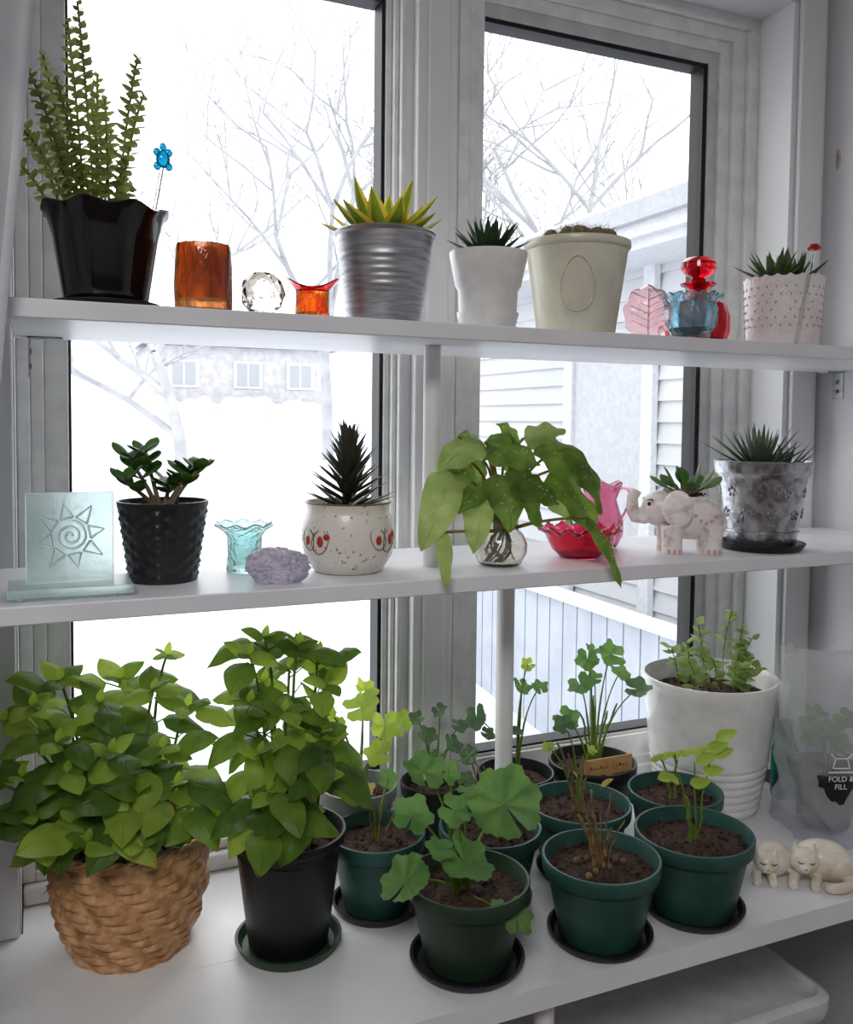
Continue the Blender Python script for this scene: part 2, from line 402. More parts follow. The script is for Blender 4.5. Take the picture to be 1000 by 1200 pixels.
mb.obj('potted_stacked_crassula',(.077,1.082,ZT))
BLUEG=mat('blue_glass',(0,165,215),.1,trans=.6); CLEARG=mat('clear_glass',(245,250,252),.02,trans=1)
mb=MB(); mb.tube([(0,0,.0),(.013,0,.075)],.0024,CLEARG,n=8)
mb.ell((.014,0,.083),(.008,.005,.010),BLUEG)
for a in range(4): mb.ell((.014+.009*cos(a*pi/2+.8),0,.083+.011*sin(a*pi/2+.8)),(.0045,.003,.005),BLUEG,n=8,k=5)
mb.ell((.014,0,.097),(.004,.003,.005),BLUEG,n=8,k=5)
mb.obj('glass_turtle_plant_stake',(.125,1.075,ZT+.092))
AMB=mat('amber_glass',(232,146,78),.06,trans=.85,col2=(120,66,42),ns=34,rng=(.35,.65),bump=.9,bs=70,stretch=(1,1,.3))
mb=MB(); mb.lathe([(.004,0),(.029,0),(.032,.003),(.0325,.03),(.0315,.07),(.0305,.0755),(.0285,.0755),(.0275,.07),(.028,.014),(.004,.012)],AMB,n=48,mod=lambda th,r,z,j:(r*(1+.018*sin(14*th+z*60)),z))
mb.obj('amber_glass_tumbler',(.179,1.045,ZT))
o_me=bpy.data.meshes.new('crystal_ball')
bm=bmesh.new(); bmesh.ops.create_icosphere(bm,subdivisions=2,radius=.027); bm.to_mesh(o_me); bm.free()
CRY=mat('crystal_glass',(255,246,232),0,trans=1,ior=1.5); o_me.materials.append(CRY)
o=bpy.data.objects.new('faceted_crystal_ball',o_me); scene.collection.objects.link(o); o.location=(.247,1.045,ZT+.0262)
REDA=mat('amberina_glass',(255,165,50),.06,trans=.85,col2=(245,60,20),ns=60,rng=(.45,.65),bump=.7,bs=150)
REDG=mat('ruby_glass',(225,14,34),.04,trans=.85)
mb=MB(); mb.lathe([(.003,0),(.018,0),(.020,.003),(.0195,.03),(.0205,.034),(.018,.036),(.0165,.008),(.003,.006)],REDA,n=64,mod=lambda th,r,z,j:(r*(1+.03*sin(16*th)*(1 if j in(2,3) else 0)),z))
mb.lathe([(.0185,.032),(.024,.036),(.031,.040),(.0325,.041),(.031,.0425),(.023,.0385),(.018,.035)],REDG,n=48,mod=lambda th,r,z,j:(r,z+(.007*cos(2*th+.6)*(r-.018)/.013)),closed=True)
mb.obj('red_glass_hat_holder',(.308,1.048,ZT))
YEL=leafmat('hahnii_yellow',(232,214,84),(216,200,76),.4,val=1.2); HGR=leafmat('hahnii_green',(128,150,58),(100,128,50),.35)
mb=MB(); pr=[(.02,0),(.046,0),(.0475,.004)]
for k in range(48):
    z=.006+k*.0022; r=.0475+.0145*z/.1135; pr.append((r+(.0010*abs(sin(k*pi/4)) if 14<k<36 else 0),z))
pr+=[(.0615,.109),(.064,.111),(.0648,.1135),(.063,.1155),(.061,.113),(.057,.095)]
mb.lathe(pr,METAL,n=56); mb.soil(.058,.104)
for k in range(18):
    a=k*2.4+.4; el=.32+.85*(k/18); L=U(.080,.100)
    b=V((cos(a)*.012,sin(a)*.012,.102)); d=V((cos(a)*cos(el),sin(a)*cos(el),sin(el)))
    nr=V((-cos(a)*sin(el),-sin(a)*sin(el),cos(el)))
    mb.leaf(b,b+d*L*.9,.034,nr,HGR,arch=-.08,fold=.4,shape='lance',m2=YEL,n=8)
mb.obj('potted_golden_snake_plant',(.409,1.070,ZT))
def rosette(mb,c,n,L,w,m,el0=.3,el1=1.35,th=.4,arch=.12,jit=.15):
    c=V(c)
    for k in range(n):
        a=k*2.399+U(-.2,.2); q=k/n; el=el0+(el1-el0)*q+U(-jit,jit)*.5; l=L*U(.8,1.1)*(1-.2*q)
        d=V((cos(a)*cos(el),sin(a)*cos(el),sin(el))); nr=V((-cos(a)*sin(el),-sin(a)*sin(el),cos(el)))
        b=c+V((cos(a),sin(a),0))*w*.3
        mb.spike(b,b+d*l,w,w*th,nr,m,arch=arch)
HAW=leafmat('haworthia_leaf',(66,88,58),(46,68,46),.15,.4,60)
mb=MB(); mb.lathe([(.01,.006),(.037,.006),(.038,.010),(.0395,.050),(.0435,.056),(.0515,.096),(.0515,.100),(.049,.100),(.047,.092),(.044,.075)],WHITEC,n=48)
saucer(mb,.041,WHITEC,h=.022); mb.soil(.047,.092); rosette(mb,(0,0,.094),26,.066,.015,HAW,.40,1.35,arch=.05)
mb.obj('potted_haworthia',(.549,1.056,ZT))
CACT=mat('cactus_brown',(140,122,94),.9,col2=(108,102,74),ns=120,bump=.8,bs=200)
SPINE=mat('cactus_spine',(200,186,156),.7)
mb=MB(); mb.lathe([(.02,0),(.053,0),(.0545,.003),(.0705,.118),(.0735,.120),(.0745,.123),(.0745,.128),(.0735,.130),(.070,.130),(.069,.126),(.064,.10)],CREAM,n=60)
mb.soil(.067,.122,m=CACT)
for k in range(30):
    a=U(0,6.28);q=.046*math.sqrt(U(0,1)); h=.134+.006*(1-q/.05); mb.ell((q*cos(a),q*sin(a),h),(.011,.011,.012),CACT,n=9,k=6)
    for j in range(12): mb.tube([(q*cos(a)+U(-.008,.008),q*sin(a)+U(-.008,.008),h+.006),(q*cos(a)+U(-.016,.016),q*sin(a)+U(-.016,.016),h+U(.010,.017))],[.0005,.0001],SPINE,n=3)
for k in range(60):
    t=2*pi*k/60; da=.36*sin(t)*(1-.25*cos(t)); z=.066+.036*cos(t); a=-2.12+da; r=.0545+.0163*z/.118+.0004
    mb.ell((r*cos(a),r*sin(a),z),(.0019,.0019,.0019),CREAM,n=6,k=4)
mb.obj('potted_cactus',(.70,1.078,ZT))
PINKG=mat('pink_glass',(253,215,218),.06,trans=.92,bump=.6,bs=60)
mb=MB(); vs=[];fs=[];N=36;R=6
for side in(0,1):
    for j in range(R+1):
        for i in range(N):
            th=2*pi*i/N;q=j/R; rr=.036*q*(1+.05*sin(9*th)); x=rr*cos(th)*.95;z=rr*sin(th)*1.08
            y=.010*q*q+.0015*sin(9*th+4*q)*q+(.003 if side else 0)
            vs.append((x,y,z+.037))
M=N*(R+1)
for j in range(R):
    for i in range(N):
        a=j*N+i;b=j*N+(i+1)%N;c=(j+1)*N+(i+1)%N;d=(j+1)*N+i
        fs.append((a,b,c,d)); fs.append((M+d,M+c,M+b,M+a))
for i in range(N): fs.append((R*N+i,R*N+(i+1)%N,M+R*N+(i+1)%N,M+R*N+i))
mb.add(vs,fs,PINKG); mb.tube([(0,-.001,.004),(0,-.001,.07)],.0012,PINKG,n=6)
for k in range(5):
    for sg in(-1,1): mb.tube([(0,-.001,.014+.01*k),(sg*.024,.004,.026+.01*k)],.0009,PINKG,n=5)
mb.obj('pink_glass_leaf_dish',(.800,1.045,ZT),rz=-.5)
def lob(th,r,z,j): return r*(1+.05*cos(10*th)*(1 if z<.08 and r>.02 else 0)),z
mb=MB(); mb.lathe([(.004,0),(.034,0),(.042,.006),(.047,.022),(.047,.045),(.041,.062),(.022,.074),(.014,.080),(.014,.086),(.026,.092),(.027,.095),(.012,.096),(.010,.08),(.018,.07),(.036,.055),(.041,.03),(.036,.012),(.004,.008)],REDG,n=60,mod=lob)
mb.lathe([(.004,.096),(.010,.097),(.012,.101),(.008,.104),(.020,.109),(.027,.118),(.026,.127),(.018,.134),(.003,.137)],REDG,n=32,capt=True)
mb.obj('red_glass_perfume_bottle',(.940,1.108,ZT))
AQ=mat('blue_pressed_glass',(150,220,242),.06,trans=.92,col2=(225,246,250),ns=90,bump=.4,bs=120)
mb=MB(); mb.lathe([(.004,0),(.022,0),(.026,.003),(.028,.010),(.036,.022),(.037,.045),(.034,.054),(.043,.064),(.0415,.066),(.032,.055),(.033,.04),(.030,.018),(.004,.010)],AQ,n=96,mod=lambda th,r,z,j:(r*(1+.04*sin(12*th)*(z>.02)*(z<.05)*(j<8)+(.07*sin(8*th) if z>.06 else 0)),z+(.002*sin(16*th) if z>.06 else 0)))
mb.obj('blue_glass_toothpick_bowl',(.876,1.046,ZT))
LACE=mat('lace_ceramic',(242,236,234),.35,col2=(238,226,225),ns=30,bump=.6,bs=120,coat=.2)
HAW2=leafmat('gasteria_leaf',(104,120,74),(76,100,62),.2,.4,60)
mb=MB(); mb.lathe([(.02,0),(.050,0),(.053,.004),(.056,.05),(.059,.098),(.060,.104),(.057,.105),(.055,.098),(.052,.075)],LACE,n=60,mod=lambda th,r,z,j:(r,z+(.0022*cos(20*th) if z>.1 else 0)))
mb.soil(.054,.099); rosette(mb,(-.02,.0,.100),18,.062,.014,HAW2,.3,1.2); rosette(mb,(.022,.005,.100),18,.062,.013,HAW2,.3,1.3)
HOLE=mat('lace_hole',(196,172,174),.7)
for j in range(6):
    for k in range(26):
        if j in(2,3) and (k%4==0): continue
        a=2*pi*(k+.5*(j%2))/26; z=.030+j*.0115; r=.0547+.0045*z/.1
        mb.ell((r*cos(a),r*sin(a),z),(.0014,.0014,.0019),HOLE,n=6,k=4)
mb.obj('potted_gasteria',(1.072,1.066,ZT))
mb=MB(); mb.tube([(-.030,0,.002),(0,0,.142)],.0026,CLEARG,n=8); mb.lathe([(.001,.0),(.009,.0),(.010,.003),(.006,.008),(.001,.009)],REDG,n=16,c=(0,0,.140),capt=True)
mb.obj('glass_mushroom_plant_stake',(1.066,1.003,ZT))

# ================================================================= MIDDLE SHELF
AQF=mat('frosted_aqua_glass',(232,250,247),.35,trans=.8,bump=.2,bs=90)
mb=MB(); mb.box(-.063,.063,-.036,.036,.004,.013,AQF); mb.box(-.045,.045,.0,.008,.0131,.112,AQF)
for k in range(8):
    a=k*pi/4+.2; c=V((0,-.001,.064)); d=V((cos(a),0,sin(a))); s=V((-sin(a),0,cos(a)))
    p0=c+d*.020;L=.02 if k%2 else .016
    mb.tube([p0+s*.007,p0+d*L],[.0016,.0008],AQF,n=5); mb.tube([p0-s*.007,p0+d*L],[.0016,.0008],AQF,n=5); mb.tube([p0+s*.007,p0-s*.007],.0014,AQF,n=5)
sp=[(cos(t)*(.002+.0011*t),-.001,.064+sin(t)*(.002+.0011*t)) for t in [i*.4 for i in range(36)]]
mb.tube(sp,.0016,AQF,n=5)
for sx in(-1,1):
    for sy in(-1,1): mb.lathe([(.004,0),(.005,.002),(.004,.0042)],AQF,n=10,c=(sx*.05,sy*.026,0))
mb.obj('frosted_glass_sun_candle_holder',(.036,1.055,ZM),bevel=.0012)
JADE=leafmat('jade_leaf',(98,140,66),(68,110,52),.3,.3,40); JADE2=leafmat('jade_leaf_light',(132,158,96),(104,136,78),.35,.35,40); JST=mat('jade_stem',(120,106,78),.7)
def tri(u): return abs((u%2)-1)
def dia(th,r,z,j):
    if .004<z<.088 and r>.035 and j<40:
        u=12*th/pi+z/.0075; v=12*th/pi-z/.0075; return r+.0030*(tri(u)*tri(v)-.5),z
    return r,z
MBK=mat('matte_black_ceramic',(34,35,38),.35)
pr=[(.02,0),(.040,0)]+[(.0405+.0125*k/36,.003+.087*k/36) for k in range(37)]+[(.0535,.093),(.0535,.096),(.0505,.096),(.049,.085)]
mb=MB(); mb.lathe(pr,MBK,n=144,mod=dia,smooth=False); mb.soil(.0495,.088)
def jade(mb,z0,stems,L,m=JADE):
    for (x,y,z) in stems:
        b=V((x*.2,y*.2,z0)); t=V((x,y,z)); pts=bez(b,V((x*.5,y*.5,(z0+z)/2)),t,6); mb.tube(pts,[.003,.003,.0028,.0025,.0022,.002,.002],JST,n=6)
        for (q,s) in((.6,.8),(.8,1),(1,.8)):
            p=b.lerp(t,q); a=U(0,6.28)
            for k in range(2 if q<1 else 4):
                aa=a+k*pi+(k//2)*pi/2; d=V((cos(aa),sin(aa),U(.25,.9))).normalized(); l=L*s*U(.85,1.15)
                mb.spike(p,p+d*l,l*.62,l*.14,V((-d.x*.5,-d.y*.5-.3,1)),m,arch=.05,n=7,shape='oblong')
jade(mb,.088,[(-.038,-.005,.145),(-.02,.012,.152),(.03,.0,.130),(.040,-.01,.133),(.01,.01,.115),(-.045,-.02,.120)],.034)
mb.obj('potted_jade_plant',(.142,1.112,ZM))
AQ2=mat('aqua_pressed_glass',(208,242,240),.06,trans=.9,bump=1,bs=130)
mb=MB(); mb.lathe([(.003,0),(.021,0),(.023,.003),(.0215,.02),(.022,.045),(.027,.052),(.036,.060),(.035,.062),(.026,.054),(.0195,.045),(.019,.010),(.003,.008)],AQ2,n=64,mod=lambda th,r,z,j:(r*(1+(.06*sin(9*th) if z>.055 else .015*sin(18*th))),z+(.002*cos(9*th) if z>.055 else 0)))
mb.obj('ruffled_aqua_glass_vase',(.246,1.138,ZM))
AME=mat('amethyst',(226,219,232),.35,trans=.35,col2=(200,190,214),ns=60,bump=.9,bs=120)
bm=bmesh.new(); bmesh.ops.create_icosphere(bm,subdivisions=5,radius=1)
for v in bm.verts:
    p=v.co.copy(); n1=noise.noise(p*1.3+V((3,1,2))); n2=noise.cell(p*5)-.5; n3=noise.noise(p*7)
    k=1+.22*n1+.05*n2+.09*n3; v.co=V((p.x*.036*k,p.y*.026*k,max(-.72,p.z*k*1.05)*.025+.018))
me=bpy.data.meshes.new('amethyst'); bm.to_mesh(me); bm.free(); me.materials.append(AME)
o=bpy.data.objects.new('amethyst_crystal_cluster',me); scene.collection.objects.link(o); o.location=(.266,1.048,ZM)
SPK=mat('speckled_stoneware',(230,224,214),.35,col2=(160,140,122),ns=170,rng=(.66,.70),coat=.2,detail=1)
ALO=leafmat('dark_aloe',(88,76,66),(62,72,52),.15,.4,60); REDP=mat('painted_red',(180,55,42),.4)
mb=MB(); mb.lathe([(.02,0),(.040,0),(.044,.002),(.056,.020),(.0610,.042),(.0590,.062),(.0540,.076),(.0525,.080),(.0545,.087),(.055,.090),(.052,.090),(.050,.082),(.050,.07)],SPK,n=60)
mb.soil(.0495,.080)
RIMB=mat('brown_glaze_rim',(120,88,66),.4); mb.tube([(.0545*cos(2*pi*i/40),.0545*sin(2*pi*i/40),.0895) for i in range(41)],.0012,RIMB,n=6)
def onsurf(a,z):
    r=.0613-.9*abs(z-.044)**1.5*1.6; return V((r*cos(a),r*sin(a),z))
for (a0,z0) in((-2.65,.046),(-1.0,.047)):
    for (du,dv,ru,rv,tt) in((-.013,0,.011,.0155,.5),(.008,-.002,.012,.017,-.4),(-.002,.014,.008,.007,0)):
        loop=[]
        for i in range(17):
            t=2*pi*i/16; uu=ru*cos(t)*cos(tt)-rv*sin(t)*sin(tt)+du; vv=ru*cos(t)*sin(tt)+rv*sin(t)*cos(tt)+dv
            loop.append(onsurf(a0+uu/.06,z0+vv))
        mb.tube(loop,.0006,RIMB,n=4)
    for (du,dv,q) in((-.013,-.002,.006),(.009,-.002,.007),(.018,.004,.004)):
        c=onsurf(a0+du/.06,z0+dv)
        mb.ell(c*1.0,(.0048,.0012,q),REDP,n=10,k=6,rot=Matrix.Rotation(a0+du/.06+pi/2,3,'Z'))
for q in range(10):
    zc=.080+q*.0088
    for k in range(9):
        a=k*2*pi/9+q*.9+U(-.15,.15); el=.32+q*.095+U(-.1,.1); L=.067*U(.85,1.1)*(1-.05*q)
        d=V((cos(a)*cos(el),sin(a)*cos(el),sin(el))); nr=V((-cos(a)*sin(el),-sin(a)*sin(el),cos(el)))
        mb.spike(V((0,0,zc)),V((0,0,zc))+d*L,.011,.004,nr,ALO,arch=.05)
mb.obj('potted_dark_aloe',(.372,1.098,ZM))
# M6 begonia
BEG=leafmat('begonia_leaf',(114,142,64),(84,116,52),.5,.4,40); BEGL=leafmat('begonia_leaf_light',(162,180,112),(138,162,92),.5,.4,40,val=1.4)
BST=leafmat('begonia_stem',(160,150,80),(140,120,70),.3)
BSP=mat('begonia_spot',(205,214,180),.5)
VG=mat('vase_glass',(246,244,236),.02,trans=.95,bump=.3,bs=70)
mb=MB(); mb.lathe([(.003,0),(.024,0),(.029,.003),(.037,.018),(.0375,.030),(.031,.044),(.023,.052),(.026,.060),(.0245,.060),(.021,.052),(.029,.043),(.0353,.030),(.035,.018),(.027,.006),(.003,.005)],VG,n=48)
for k in range(20): 
    a=U(0,6.28); mb.tube(bez((.02*cos(a),.02*sin(a),.008),(.03*cos(a+1),.03*sin(a+1),.022),(.005,0,.055),6),.0012,TWIG,n=4)
s=.00115
bl=[((-42,-25,148),(-102,-42,112),46,BEGL),((-92,-50,116),(-128,-60,30),48,BEGL),((-20,0,135),(-68,-20,150),40,BEG),((-30,-10,104),(-78,-45,66),44,BEG),((-28,-12,146),(34,-30,118),54,BEG),((30,0,150),(76,-20,158),48,BEGL),((44,-10,150),(102,-40,90),70,BEG),
 ((54,-20,112),(104,-50,26),60,BEG),((5,-25,120),(24,-45,48),50,BEG),((-20,-25,110),(-12,-45,44),50,BEG),((-46,-20,92),(-62,-50,22),42,BEGL),((40,-20,98),(72,-40,48),44,BEGL),((15,20,132),(58,30,100),54,BEG),((-10,25,122),(-50,30,108),46,BEG),((84,-55,60),(112,-82,-22),24,BEG),((20,-10,146),(-14,-10,166),30,BEG),((-100,-60,50),(-108,-82,-8),20,BEGL),
 ((72,-30,140),(108,-45,60),42,BEG),((-60,-30,126),(-104,-45,84),38,BEG),((0,-40,100),(48,-50,74),44,BEG)]
for (b,t,w,m) in bl:
    b=V(b)*s;t=V(t)*s
    mb.tube(bez((U(-.006,.006),U(-.006,.006),.045),(b.x*.3,b.y*.3,b.z*.9),b,8),[.0026]*4+[.002]*5,BST,n=6)
    nr=V((.15*(1 if b.x>0 else -1),-.75,.65)) if m is BEG else V((0,-.6,.8))
    mb.leaf(b,t,w*s*1.12,nr,m,arch=.12,fold=-.22,shape='heart',n=12,wav=.06,vein=.025)
    if m is BEG:
        d=t-b; dn=d.normalized(); side=dn.cross(nr).normalized(); n2=side.cross(dn); L=d.length
        for k in range(9):
            q=U(.15,.8);u=U(-.6,.6); w2=shp('heart',q)*w*s*1.12/2
            p=b+d*q+n2*(.12*L*sin(pi*q*.9)+.0012-.22*abs(u)**1.3*w2)+side*(u*w2)
            r=Matrix((side,dn,n2)).transposed()
            mb.ell(p,(.0010,.0010,.0004),BSP,n=6,k=4,rot=r)
mb.obj('begonia_cutting_in_glass_vase',(.580,1.070,ZM))
CRAN=mat('cranberry_glass',(240,60,110),.04,trans=.9)
mb=MB(); mb.lathe([(.003,.0),(.028,.0),(.030,.003),(.040,.012),(.047,.026),(.050,.034),(.058,.041),(.0575,.043),(.048,.036),(.044,.026),(.037,.014),(.028,.006),(.003,.005)],CRAN,n=90,mod=lambda th,r,z,j:(r,z+(.0035*cos(13*th) if z>.038 else 0)))
for k in range(39):
    a=2*pi*k/39; mb.ell((.0582*cos(a),.0582*sin(a),.042+.0035*cos(13*a)),(.003,.003,.003),PINKG,n=8,k=5)
mb.obj('ruffled_cranberry_glass_bowl',(.724,1.094,ZM))
PK2=mat('pink_pitcher_glass',(248,178,204),.05,trans=.9)
mb=MB(); mb.lathe([(.003,0),(.020,0),(.024,.004),(.031,.020),(.031,.038),(.024,.058),(.022,.068),(.030,.090),(.0285,.091),(.0205,.069),(.022,.057),(.029,.038),(.029,.02),(.022,.007),(.003,.006)],PK2,n=72,mod=lambda th,r,z,j:(r*(1+.035*cos(12*th)*(z<.06)+(.05*cos(6*th) if z>.08 else 0)),z+(.003*cos(6*th) if z>.08 else 0)))
mb.tube(bez((.026,0,.080),(.078,0,.090),(.030,0,.030),14),.0035,PK2,n=8)
mb.obj('pink_glass_pitcher',(.808,1.165,ZM),scale=1.12)
# M8 elephant planter
ELE=mat('elephant_glaze',(240,232,228),.35,col2=(206,182,180),ns=55,rng=(.54,.72),bump=.6,bs=90,coat=.3)
mb=MB()
mb.ell((.014,0,.056),(.050,.036,.036),ELE,n=24,k=14)
mb.ell((-.038,0,.070),(.028,.025,.029),ELE,n=20,k=12)
mb.lathe([(.001,.080),(.028,.080),(.029,.088),(.026,.090),(.001,.090)],ELE,n=28,c=(.012,0,0),capt=True)
tp=[(-.052,0,.066),(-.064,0,.056),(-.074,0,.056),(-.080,0,.068),(-.080,0,.086),(-.074,0,.099)]
mb.tube(tp,[.016,.0135,.0118,.0105,.009,.0095],ELE,n=12)
for (x,y) in((-.020,.020),(-.020,-.020),(.042,.020),(.042,-.020)):
    mb.tube([(x,y,.045),(x,y,.02),(x,y,.006),(x,y,.0)],[.019,.016,.0165,.017],ELE,n=14)
for sg in(-1,1):
    mb.ell((-.016,sg*.036,.072),(.025,.0060,.030),ELE,n=18,k=10,rot=Matrix.Rotation(sg*.5,3,'Z'))
    mb.tube([(-.054,sg*.010,.056),(-.066,sg*.014,.050),(-.072,sg*.014,.054)],[.004,.003,.002],ELE,n=8)
mb.tube([(.062,0,.064),(.068,0,.05),(.066,0,.035)],[.004,.003,.004],ELE,n=8)
o=mb.obj('elephant_planter',(.902,1.085,ZM),rz=-.45,scale=.95)
r=o.modifiers.new('r','REMESH'); r.mode='VOXEL'; r.voxel_size=.0016; r.use_smooth_shade=True
sm=o.modifiers.new('s','SMOOTH'); sm.iterations=3; sm.factor=.5
mb=MB(); EY=mat('dark_eye',(30,22,22),.3); PKB=mat('pink_glaze',(214,168,168),.4)
for sg in(-1,1): mb.ell((-.057,sg*.0175,.078),(.003,.0025,.0032),EY,n=10,k=6); mb.tube([(-.060,sg*.016,.084),(-.056,sg*.020,.0855),(-.051,sg*.021,.084)],.0009,EY,n=5)
for sg in(-1,1):
    for k in range(5):
        a=k/4; mb.ell((.012+.034*a,sg*(.0355-.003*a),.062-.012*sin(pi*a)),(.0028,.0018,.0028),PKB,n=6,k=4)
for (x,y) in((-.020,-.020),(.042,-.020),(-.020,.02),(.042,.02)):
    for k in range(3): 
        a=-pi/2-.5+.5*k; mb.ell((x+.016*cos(a),y+.016*sin(a),.005),(.003,.002,.004),PKB,n=7,k=5)
mb.obj('eyes_and_beads',parent=o)
mb=MB(); mb.soil(.025,.0905,c=(.012,0)); m2=MB()
for (ax_,el,l) in((3.0,.50,.056),(3.4,.9,.054),(.2,.50,.056),(-.4,.85,.052),(1.6,.9,.050),(-1.7,.6,.038),(2.3,.6,.050),(.9,.6,.050),(-2.4,1.1,.050),(-.9,1.2,.052)):
    b_=V((.006*cos(ax_),.006*sin(ax_),.090)); d_=V((cos(ax_)*cos(el),sin(ax_)*cos(el),sin(el))); e_=b_+d_*l*.45
    m2.tube([b_,e_],.002,JST,n=5); m2.spike(e_-d_*.004,e_+d_*l*.65,l*.46,.0045,V((-d_.x*.4,-d_.y*.4-.35,1)),JADE2 if l>.051 else JADE,arch=.05,n=8,shape='oblong')
m2.v=[(a+.006,b,c) for (a,b,c) in m2.v]
m2.obj('succulent',parent=o); mb.obj('soil',parent=o)
# M9
AL2=leafmat('grey_haworthia',(110,126,100),(78,98,76),.15,.4,60)
mb=MB(); saucer(mb,.066,BLACKP,h=.012)
mb.lathe([(.01,.006),(.049,.006),(.051,.010),(.0555,.05),(.0655,.112),(.066,.114),(.072,.120),(.0735,.136),(.0745,.138),(.072,.139),(.070,.134),(.063,.11)],GALV,n=56)
for z in(.03,.118): 
    r=.051+.0145*z/.11; mb.tube([((r+.001)*cos(2*pi*i/48),(r+.001)*sin(2*pi*i/48),z) for i in range(49)],.0013,GALV,n=5)
for k in range(9):
    a0=k*2*pi/9
    for pz in (.058,.092):
        for l in range(5):
            an=l*2*pi/5+.3; z=pz+.006*sin(an); r=.051+.0145*z/.11-.0002; a=a0+(.5*2*pi/9 if pz>.08 else 0)+.006*cos(an)/r
            mb.ell((r*cos(a),r*sin(a),z),(.0016,.0016,.0032),GALV,n=8,k=6)
mb.soil(.066,.124); rosette(mb,(-.008,0,.122),34,.094,.011,AL2,.35,1.35,arch=.08); rosette(mb,(.03,-.01,.122),16,.062,.010,AL2,.3,1.2)
mb.obj('potted_zebra_haworthia',(1.045,1.070,ZM))

# ================================================================= BENCH
BAS=leafmat('basil_leaf',(116,146,58),(88,122,46),.5,.40,25,bump=.15); BAS2=leafmat('basil_leaf_young',(160,184,80),(136,164,66),.5,.42,25,bump=.15); BAS3=leafmat('basil_leaf_deep',(86,118,48),(68,98,40),.42,.38,25,bump=.15)
YELL=leafmat('yellow_leaf',(204,190,110),(184,170,94),.5,.5,25)
def basil(mb,tips,z0,br,L0=.062,skip=.25,xmax=9):
    for tp in tips:
        t=V(tp); rr=math.hypot(t.x,t.y); k=min(1,br/max(rr,.001))*.75
        b=V((t.x*k*.8,t.y*k*.8,z0)); mid=V((t.x*.65+U(-.01,.01),t.y*.65,z0+(t.z-z0)*.75+(.05 if t.z<.2 else 0))); pts=bez(b,mid,t,10)
        mb.tube(pts,[.0027-.0001*i for i in range(11)],STEM,n=5); a0=U(0,6.28); K=3
        for q in range(K):
            f=.40+.50*q/(K-1); i=min(9,int(f*10)); p=pts[i].lerp(pts[i+1],f*10-i)
            for sg in(0,1):
                if U(0,1)<skip: continue
                a=a0+q*pi/2+sg*pi+U(-.35,.35); L=L0*U(.75,1.25)*(1.15-.25*q/K); dz=U(-1.5,-.25) if q<K-1 else U(-.7,.25)
                pe=p+V((cos(a),sin(a),.5))*.020; mb.tube([p,pe],.0010,STEM,n=4)
                d=V((cos(a),sin(a)*.9,dz)).normalized()
                if pe.x+d.x*L>xmax: continue
                u_=U(0,1)
                mb.leaf(pe,pe+d*L,L*U(.58,.72),V((.45*cos(a),.45*sin(a)-.6,1)),BAS if u_<.5 else (BAS2 if u_<.75 else BAS3),arch=.17,fold=-.34,n=9,wav=.03,vein=.03)
        for k2 in range(4):
            a=a0+k2*1.75;L=L0*U(.45,.78); d=V((cos(a),sin(a),U(-.5,.7))).normalized()
            mb.leaf(t,t+d*L,L*.64,V((-.1*cos(a),-.1*sin(a)-.6,1)),BAS2 if k2%2 else BAS,arch=.14,fold=-.32,n=7,vein=.03)
        mb.leaf(t,t+V((.004,0,.018)),.010,(0,-1,0),BAS2,n=4)
WICK=mat('wicker_straw',(214,168,120),.6,col2=(168,118,74),ns=70,bump=.4,bs=250,rng=(.35,.65))
BH=.150
def brad(z): 
    q=z/BH; return .074+.026*sin(min(1,q*1.6)*pi*.5)-.004*max(0,q-.6)
def weave(th,r,z,j):
    row=int(z/.0125); ph=(z/.0125-row); bulge=sin(pi*ph)**.6; cell=cos(12*th+row*pi/2*1.0+ph*1.2)
    return r+.0052*bulge*(.40+.60*cell)-.002,z
mb=MB(); zs=[i*BH/132 for i in range(133)]
mb.lathe([(.02,0)]+[(brad(z),z) for z in zs]+[(.095,BH-.001),(.092,BH-.025)],WICK,n=288,mod=lambda th,r,z,j:weave(th,r,z,j) if 1<j<133 else (r,z))
for ph in(0,pi):
    mb.tube([((brad(BH)+.0002+.0018*cos(18*t+ph))*cos(t),(brad(BH)+.0002+.0018*cos(18*t+ph))*sin(t),BH+.0025*sin(18*t+ph)) for t in [2*pi*i/220 for i in range(221)]],.0023,WICK,n=6)
for k in range(30):
    a=U(0,6.28); z=U(.01,.13); r=brad(z)+.002; mb.tube([(r*cos(a),r*sin(a),z),((r+.006)*cos(a+.05),(r+.006)*sin(a+.05),z+U(-.006,.008))],[.0012,.0004],WICK,n=4)
mb.soil(.092,BH-.017)
tips=[(-.150,-.02,.320),(-.118,-.05,.345),(-.085,.02,.355),(-.04,-.03,.335),(-.01,.03,.345),(.025,-.04,.345),(.050,.02,.375),(-.13,-.05,.26),(-.08,-.085,.27),(-.03,-.09,.29),(.03,-.085,.285),(.068,-.04,.32),(-.155,-.01,.24),(-.12,-.07,.22),(.0,-.10,.24),(.045,-.095,.24),(-.05,.04,.3),(-.09,-.06,.30),(-.06,-.115,.195),(-.005,-.125,.190),(-.105,-.095,.19),(.06,-.105,.195)]
basil(mb,tips,BH-.017,.08,L0=.062)
mb.obj('basil_in_wicker_basket',(.112,1.215,ZB))
mb=MB(); saucer(mb,.070,GREEND,h=.016)
mb.lathe([(x,z+.006) for (x,z) in potprof(.052,.0745,.152,rim=.012,lip=.003)],BLACKP,n=48); mb.soil(.069,.136)
